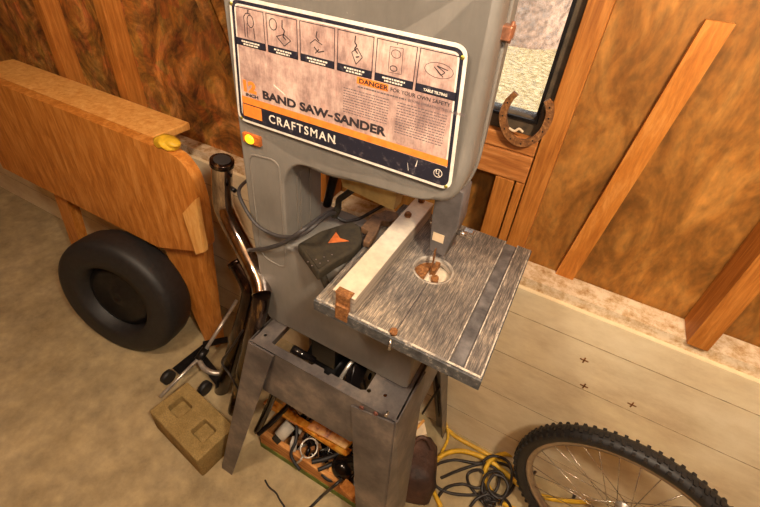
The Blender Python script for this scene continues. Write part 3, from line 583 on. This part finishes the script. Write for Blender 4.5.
# folding steel stand with rod
fs = thing('caster_stand', (-1.10, .62, 0), 'low black steel stand with chrome rod on casters beyond the concrete block', 'stand')
def Z(u, v, z): return at(u, v, 'z', z)
obj('chrome_rod', cyl(bmesh.new(), Z(237, 300, .22), Z(203, 354, .10), .008, 12), 'steel', fs)
obj('chrome_rod', cyl(bmesh.new(), Z(203, 354, .10), Z(160, 397, .06), .007, 12), 'steel', fs)
obj('socket', cyl(bmesh.new(), Z(206, 349, .11), Z(198, 360, .09), .018, 12), 'black_metal', fs)
for a, b, w_ in (((176, 372), (206, 348), .022), ((196, 352), (222, 385), .020), ((203, 345), (228, 340), .015)):
    p, r_ = Z(*a, .07), Z(*b, .07); d = (r_ - p).normalized(); n_ = Vector((-d.y, d.x, 0)) * w_
    obj('steel_bar', panel(bmesh.new(), [p + n_, r_ + n_, r_ - n_, p - n_], (0, 0, .008)), 'black_metal', fs)
bm = tube(bmesh.new(), spline([Z(198, 358, .09), Z(204, 368, .09), Z(214, 373, .085), Z(226, 372, .08), Z(232, 366, .08)]), .011, 10); obj('curved_bracket', bm, 'steel', fs)
for (u, v) in ((230, 374), (168, 377), (205, 388)):
    p = Z(u, v, .03); obj('caster', cyl(bmesh.new(), p + Vector((-.012, 0, 0)), p + Vector((.012, 0, 0)), .03, 16), 'black_rubber', fs)

# ================================================================== crate of scrap under the stand
cr = thing('wooden_crate', (-.47, .72, 0), 'open low wooden crate of scrap under the stand with green painted edge', 'crate')
front = B(-.665, -.205, .555, .575, 0, .105, bev=.002); fb = obj('front_board', front, 'crate_wood', cr)
plain('green_paint', (98, 116, 40), .7, 0, .2, 40)
obj('green_edge', B(-.667, -.203, .553, .556, .0, .030), 'green_paint', fb)
obj('back_board', B(-.665, -.205, .93, .95, 0, .105, bev=.002), 'crate_wood', cr); obj('side_board', B(-.665, -.647, .575, .93, 0, .105, bev=.002), 'crate_wood', cr); obj('side_board', B(-.223, -.205, .575, .93, 0, .105, bev=.002), 'crate_wood', cr)
obj('bottom_board', B(-.647, -.223, .575, .93, 0, .012), 'crate_wood', cr)
def plank(name, a, b, wv, th, mat, label, cat):
    a, b, wv = Vector(a), Vector(b), Vector(wv); n_ = (b - a).cross(wv).normalized() * th
    if n_.z > 0: n_ = -n_
    bm = hexa(bmesh.new(), [a, b, b + wv, a + wv], [a + n_, b + n_, b + wv + n_, a + wv + n_]); bmesh.ops.bevel(bm, geom=list(bm.edges), offset=.002, segments=1, affect='EDGES'); return props(obj(name, bm, mat), label, cat)
a, b = Z(263, 402, .20), Z(346, 456, .16)
plank('scrap_plank', a, b, Vector((.008, .03, .0)), .02, 'burnt_orange_varnish', 'long thin orange stick lying across the scrap crate', 'plank')['group'] = 'orange scrap planks in the crate'
a, b = Z(306, 428, .20), Z(345, 449, .20)
plank('scrap_plank', a, b, Vector((.03, .095, .03)), .025, 'burnt_orange_varnish', 'short glossy orange board with burnt edge in the scrap crate', 'plank')['group'] = 'orange scrap planks in the crate'
def junk_cyl(name, a, b, r, mat, label, cat):
    props(obj(name, cyl(bmesh.new(), a, b, r, 20), mat), label, cat)
cn = thing('metal_canister', Z(280, 432, .10), 'small pale grey canister lying in the crate front corner', 'canister')
a, b = Z(279, 437, .11), Z(291, 424, .13); obj('canister_body', cyl(bmesh.new(), a, b, .024, 20), 'white_plastic', cn); obj('canister_cap', cyl(bmesh.new(), a - (b - a).normalized() * .02, a, .017, 16), 'black_plastic', cn)
bm = bmesh.new(); a, b = Z(293, 452, .10), Z(294, 436, .12); n_ = (b - a).normalized(); tube(bm, [a, a + n_ * .01, b - n_ * .02, b], [.010, .013, .013, .006], 14)
props(obj('white_bottle', bm, 'white_plastic'), 'small white plastic bottle beside the round clamp', 'bottle')
c0 = Z(309, 448, .15); bm = bmesh.new(); tube(bm, [c0 + Vector((.030 * math.cos(i * .2618), .030 * math.sin(i * .2618), .01 * math.sin(i * .26))) for i in range(24)], .0028, 8, closed=True); tube(bm, [Z(303, 455, .15), Z(301, 460, .14), Z(297, 463, .13)], .004, 6)
props(obj('ring_clamp', bm, 'steel'), 'thin round metal ring clamp on top of the scrap', 'clamp')
c0 = Z(344, 466, .12); bm = bmesh.new(); bmesh.ops.create_uvsphere(bm, u_segments=24, v_segments=16, radius=.045); bm.transform(Matrix.Translation(c0) @ Matrix.Diagonal((1, 1, .85, 1)))
props(obj('headlamp_shell', bm, 'black_gloss', smooth=True), 'glossy black rounded lamp shell at the crate right end', 'lamp shell')
for i, (l, r_, lab) in enumerate([
    ([(276, 388, .42), (268, 408, .28), (257, 431, .12)], .013, 'thick black bar standing in the left crate corner'),
    ([(258, 434, .12), (270, 424, .15), (290, 404, .22)], .010, 'black bar slanting right from the left crate corner'),
    ([(297, 422, .17), (296, 440, .15), (291, 455, .12), (300, 470, .09)], .006, 'black hose curving past the white bottle'),
    ([(312, 462, .12), (328, 458, .13), (345, 450, .14), (352, 440, .15)], .008, 'black hose below the short orange board'),
    ([(318, 470, .11), (335, 463, .12), (352, 456, .12)], .007, 'lower black hose reaching the lamp shell'),
    ([(322, 474, .09), (332, 480, .09), (352, 474, .10)], .008, 'black hose along the crate front below the lamp shell')]):
    props(obj('rubber_hose' if i > 1 else 'steel_tube', tube(bmesh.new(), spline([Z(*p) for p in l]), r_, 10), 'black_gloss' if i < 2 else 'black_rubber'), lab, 'hose' if i > 1 else 'bar', 'black hoses and bars in the crate')
# heap of dark scrap pieces
bm = bmesh.new(); r2 = random.Random(11)
for i in range(420):
    x, y = r2.uniform(-.61, -.26), r2.uniform(.61, .89); h = .03 + r2.random() * .085 * (1 - abs(x + .43) * 1.2)
    b2 = bmesh.new(); 
    if r2.random() < .5: box(b2, -.02, .02, -.008, .008, -.006, .006, bev=.001)
    else: cyl(b2, (-.03, 0, 0), (.03, 0, 0), .007, 8)
    join(bm, b2, Matrix.Translation((x, y, h)) @ Euler((r2.random() * .6, r2.random() * .6, r2.random() * 6.3)).to_matrix().to_4x4())
bm.faces.index_update()
for f in bm.faces: f.material_index = (0, 0, 1, 0, 2, 0, 0, 3)[(f.index // 26) % 8]
props(obj('scrap_heap', bm, ['black_gloss', 'steel', 'rust', 'white_plastic']), 'heap of small dark metal scrap filling the wooden crate', 'scrap', kind='stuff')
bm = box(bmesh.new(), -.03, .03, -.012, .012, -.012, .012, bev=.002); bm.transform(Matrix.Translation(Z(337, 472, .10)) @ Matrix.Rotation(.2, 4, 'Z')); props(obj('wood_offcut', bm, 'bench_wood_pale'), 'small pale wood offcut below the lamp shell', 'offcut')
bm = box(bmesh.new(), -.03, .03, -.018, .018, -.012, .012, bev=.002); bm.transform(Matrix.Translation(Z(349, 490, .112)) @ Matrix.Rotation(-.2, 4, 'Z')); props(obj('wood_offcut', bm, 'bench_wood'), 'yellowish wood offcut at the crate corner by the stand leg', 'offcut')
bm = box(bmesh.new(), -.04, .04, -.015, .015, -.01, .01, bev=.002); bm.transform(Matrix.Translation(Z(297, 404, .17)) @ Euler((.3, .2, -.3)).to_matrix().to_4x4()); props(obj('pale_bracket', bm, 'fence_aluminium'), 'pale angular bracket at the back of the crate', 'bracket')

# ================================================================== bag, paper, cords, wheel at right
bg = thing('tool_bag', (-.05, .79, 0), 'sagging dark brown leather tool bag standing right of the front leg', 'bag')
bm = bmesh.new(); bmesh.ops.create_grid(bm, x_segments=1, y_segments=1, size=1); bm.clear()
rings = []; prof = [(0, 1.0, 1.0), (.02, 1.06, 1.05), (.07, 1.02, 1.0), (.11, .92, .9), (.135, .66, .72), (.14, .3, .4)]
for (z, fx, fy) in prof:
    rg = []
    for k in range(28):
        a = k * 2 * math.pi / 28; c_, s_ = math.cos(a), math.sin(a); e = .55
        x = math.copysign(abs(c_) ** e, c_) * .075 * fx * (1 + .07 * math.sin(5 * a + z * 60) + .03 * math.sin(11 * a - z * 90)); y = math.copysign(abs(s_) ** e, s_) * .100 * fy * (1 + .03 * math.sin(5 * a + z * 31))
        c2, s2 = math.cos(.36), math.sin(.36); rg.append(bm.verts.new((x * c2 - y * s2 - .105, x * s2 + y * c2 + .758 + .1 * z, z)))
    rings.append(rg)
for i in range(len(rings) - 1):
    for k in range(28): f = bm.faces.new((rings[i][k], rings[i][(k + 1) % 28], rings[i + 1][(k + 1) % 28], rings[i + 1][k])); f.smooth = True
bm.faces.new(rings[0]); bm.faces.new(rings[-1])
obj('bag_body', bm, 'dark_leather', bg)
obj('bag_handle', tube(bmesh.new(), spline([(-.14, .78, .13), (-.13, .81, .165), (-.10, .82, .168), (-.07, .81, .13)]), .007, 8), 'dark_leather', bg)
tq = [Z(*c, .15) for c in ((405, 438), (427, 434), (424, 421), (405, 420))]
props(obj('cardboard_box', hexa(bmesh.new(), [Vector((p.x, p.y, 0)) for p in tq], tq), 'cream_paper'), 'cream cardboard box standing behind the tool bag', 'cardboard box')
bm = panel(bmesh.new(), [(-.183, .72, .0), (-.198, .86, 0), (-.198, .86, .17), (-.183, .72, .17)], (-.006, 0, 0)); props(obj('paper_sheet', bm, 'cream_paper'), 'narrow cream board between the front leg and tool bag', 'cardboard')
bm = tube(bmesh.new(), [at(404, 452 - 10, 'z', .30), at(424, 428 - 8, 'z', .33)], .005, 8); props(obj('wood_stick', bm, 'bench_wood_pale'), 'thin pale stick lying over the tool bag', 'stick')
def fl(l, z=.008): return [Z(p[0], p[1], z if len(p) < 3 else p[2]) for p in l]
yc = 'yellow_cord'
cord('extension_cord', fl([(446, 428), (458, 438), (480, 450), (505, 464), (522, 472)], .012), .0085, yc, 'yellow extension cord lying along the foot of the wall', 'cord')
cord('extension_cord', fl([(441, 507), (434, 492), (430, 478), (433, 464, .03), (445, 454, .04), (462, 451, .04), (482, 457, .035), (500, 468, .03), (518, 484, .02), (535, 494), (560, 500), (590, 502)]), .009, yc, 'thick yellow extension cord arching right of the tool bag', 'cord')
cord('extension_cord', fl([(515, 456, .03), (503, 454, .04), (491, 460, .04), (485, 472, .03), (488, 486, .03), (497, 498, .02), (512, 508), (540, 518)]), .009, yc, 'yellow cord loop dropping beside the bicycle tyre', 'cord')
cord('extension_cord', fl([(437, 412, .05), (446, 424, .03), (448, 438, .01), (442, 452), (437, 462)]),   .006, 'yellow_cord', 'short yellow cord beside the rear leg foot', 'cord')
blk = [([(431, 470), (440, 463), (456, 460), (475, 463, .02), (500, 463, .03), (512, 470, .02), (514, 484), (506, 496), (492, 500)], 'black cord curving from the bag past the yellow loop'),
 ([(430, 474), (436, 486), (450, 493), (468, 495), (482, 494)], 'black cord sagging low from the tool bag to the knot'),
 ([(441, 478), (460, 470), (482, 464, .02), (497, 470, .03), (498, 486, .03), (488, 500)], 'black cord crossing under the yellow arch'),
 ([(482, 462, .05), (492, 456, .06), (506, 460, .06), (512, 472, .05), (508, 490, .04), (500, 505, .03)], 'black cord loop highest on the coil by the tyre'),
 ([(470, 507), (478, 498, .03), (492, 494, .04), (506, 500, .03), (512, 510)], 'black cord bend nearest the picture bottom'),
 ([(486, 506), (482, 488, .03), (487, 474, .04), (500, 472, .04), (508, 486, .03), (500, 500, .02), (488, 497, .03), (484, 484, .03)], 'tight black cord coil beside the bicycle tyre'),
 ([(436, 500), (446, 488), (462, 484), (478, 488, .02), (486, 480, .03), (480, 470, .03), (468, 474), (470, 486), (484, 503)], 'black cord doubling back left of the knot'),
 ([(494, 474, .07), (504, 478, .07), (508, 488, .06), (502, 498, .05), (492, 494, .05), (488, 484, .06), (494, 474, .07)], 'small black cord ring on top of the coil'),
 ([(535, 490), (532, 478, .02), (540, 468, .02), (556, 466, .02), (570, 474, .02), (576, 488), (572, 502)], 'black cord loop seen through the wheel spokes'),
 ([(265, 480), (269, 487), (276, 493), (280, 500), (288, 512)], 'short black wire end lying alone on the open floor'),
 ([(308, 510), (322, 496), (334, 486, .115), (348, 474, .12), (372, 452, .16)], 'black cord running from the floor over the crate edge')]
for l, lab in blk: cord('extension_cord' if 'wire' not in lab else 'loose_wire', fl(l), .0055 if 'wire' not in lab else .003, 'black_cord', lab, 'cord')
kn = bmesh.new()
for i in range(5):
    c0 = Z(484 + i * 2, 497 + (i % 2) * 4, .02 + .006 * i); tube(kn, [c0 + Vector((.02 * math.cos(j * .42 + i), .016 * math.sin(j * .42 + i), .006 * math.sin(j + i))) for j in range(15)], .0045, 6, closed=True)
props(obj('cord_knot', kn, 'black_cord'), 'knotted clump of black cord in front of the coil', 'cord')

# bicycle wheel
WC = Vector((.506, .82, .327)); RW = .33; th = -.18
nrm = Vector((math.sin(th), -math.cos(th), 0)); ax = Vector((math.cos(th), math.sin(th), 0)); up = Vector((0, 0, 1))
WM = Matrix.Translation(WC) @ Matrix((ax, up, nrm)).transposed().to_4x4()
bw = thing('bicycle_wheel', (WC.x, WC.y, 0), 'bicycle wheel with knobbly black tyre standing in front of the wall', 'wheel')
bm = lathe(bmesh.new(), [(.284, -.012), (.290, -.020), (.305, -.026), (.318, -.022), (.325, -.010), (.326, 0), (.325, .010), (.318, .022), (.305, .026), (.290, .020), (.284, .012), (.284, -.012)], WM, 96)
for i in range(150):
    a = i * 2 * math.pi / 150
    for (r_, h, w_) in ((.3255, 0 if i % 2 else .006, .007), (.318, .021, .006), (.318, -.021, .006)):
        if r_ < .32 and i % 2: continue
        b2 = bmesh.new(); box(b2, r_ - .004, r_ + .0032, -.0045, .0045, h - w_, h + w_); join(bm, b2, WM @ Matrix.Rotation(a, 4, 'Z'))
obj('tyre', bm, 'black_rubber', bw)
rm = obj('rim', lathe(bmesh.new(), [(.270, -.012), (.266, 0), (.270, .012), (.286, .0135), (.288, .009), (.278, .008), (.278, -.008), (.288, -.009), (.286, -.0135), (.270, -.012)], WM, 96), 'alloy_rim', bw)
hb = obj('hub', lathe(bmesh.new(), [(.001, -.055), (.006, -.055), (.006, -.036), (.024, -.036), (.024, -.030), (.012, -.026), (.012, .026), (.024, .030), (.024, .036), (.006, .036), (.006, .055), (.001, .055)], WM, 24), 'steel', bw)
for i in range(32):
    a = i * 2 * math.pi / 32; sgn = 1 if i % 2 else -1; da = (.9 if (i // 2) % 2 else -.9)
    p = WM @ Vector((.022 * math.cos(a + da), .022 * math.sin(a + da), .033 * sgn)); r_ = WM @ Vector((.270 * math.cos(a), .270 * math.sin(a), .003 * sgn))
    obj('spoke', cyl(bmesh.new(), p, r_, .0013, 6), 'polished_steel', bw)
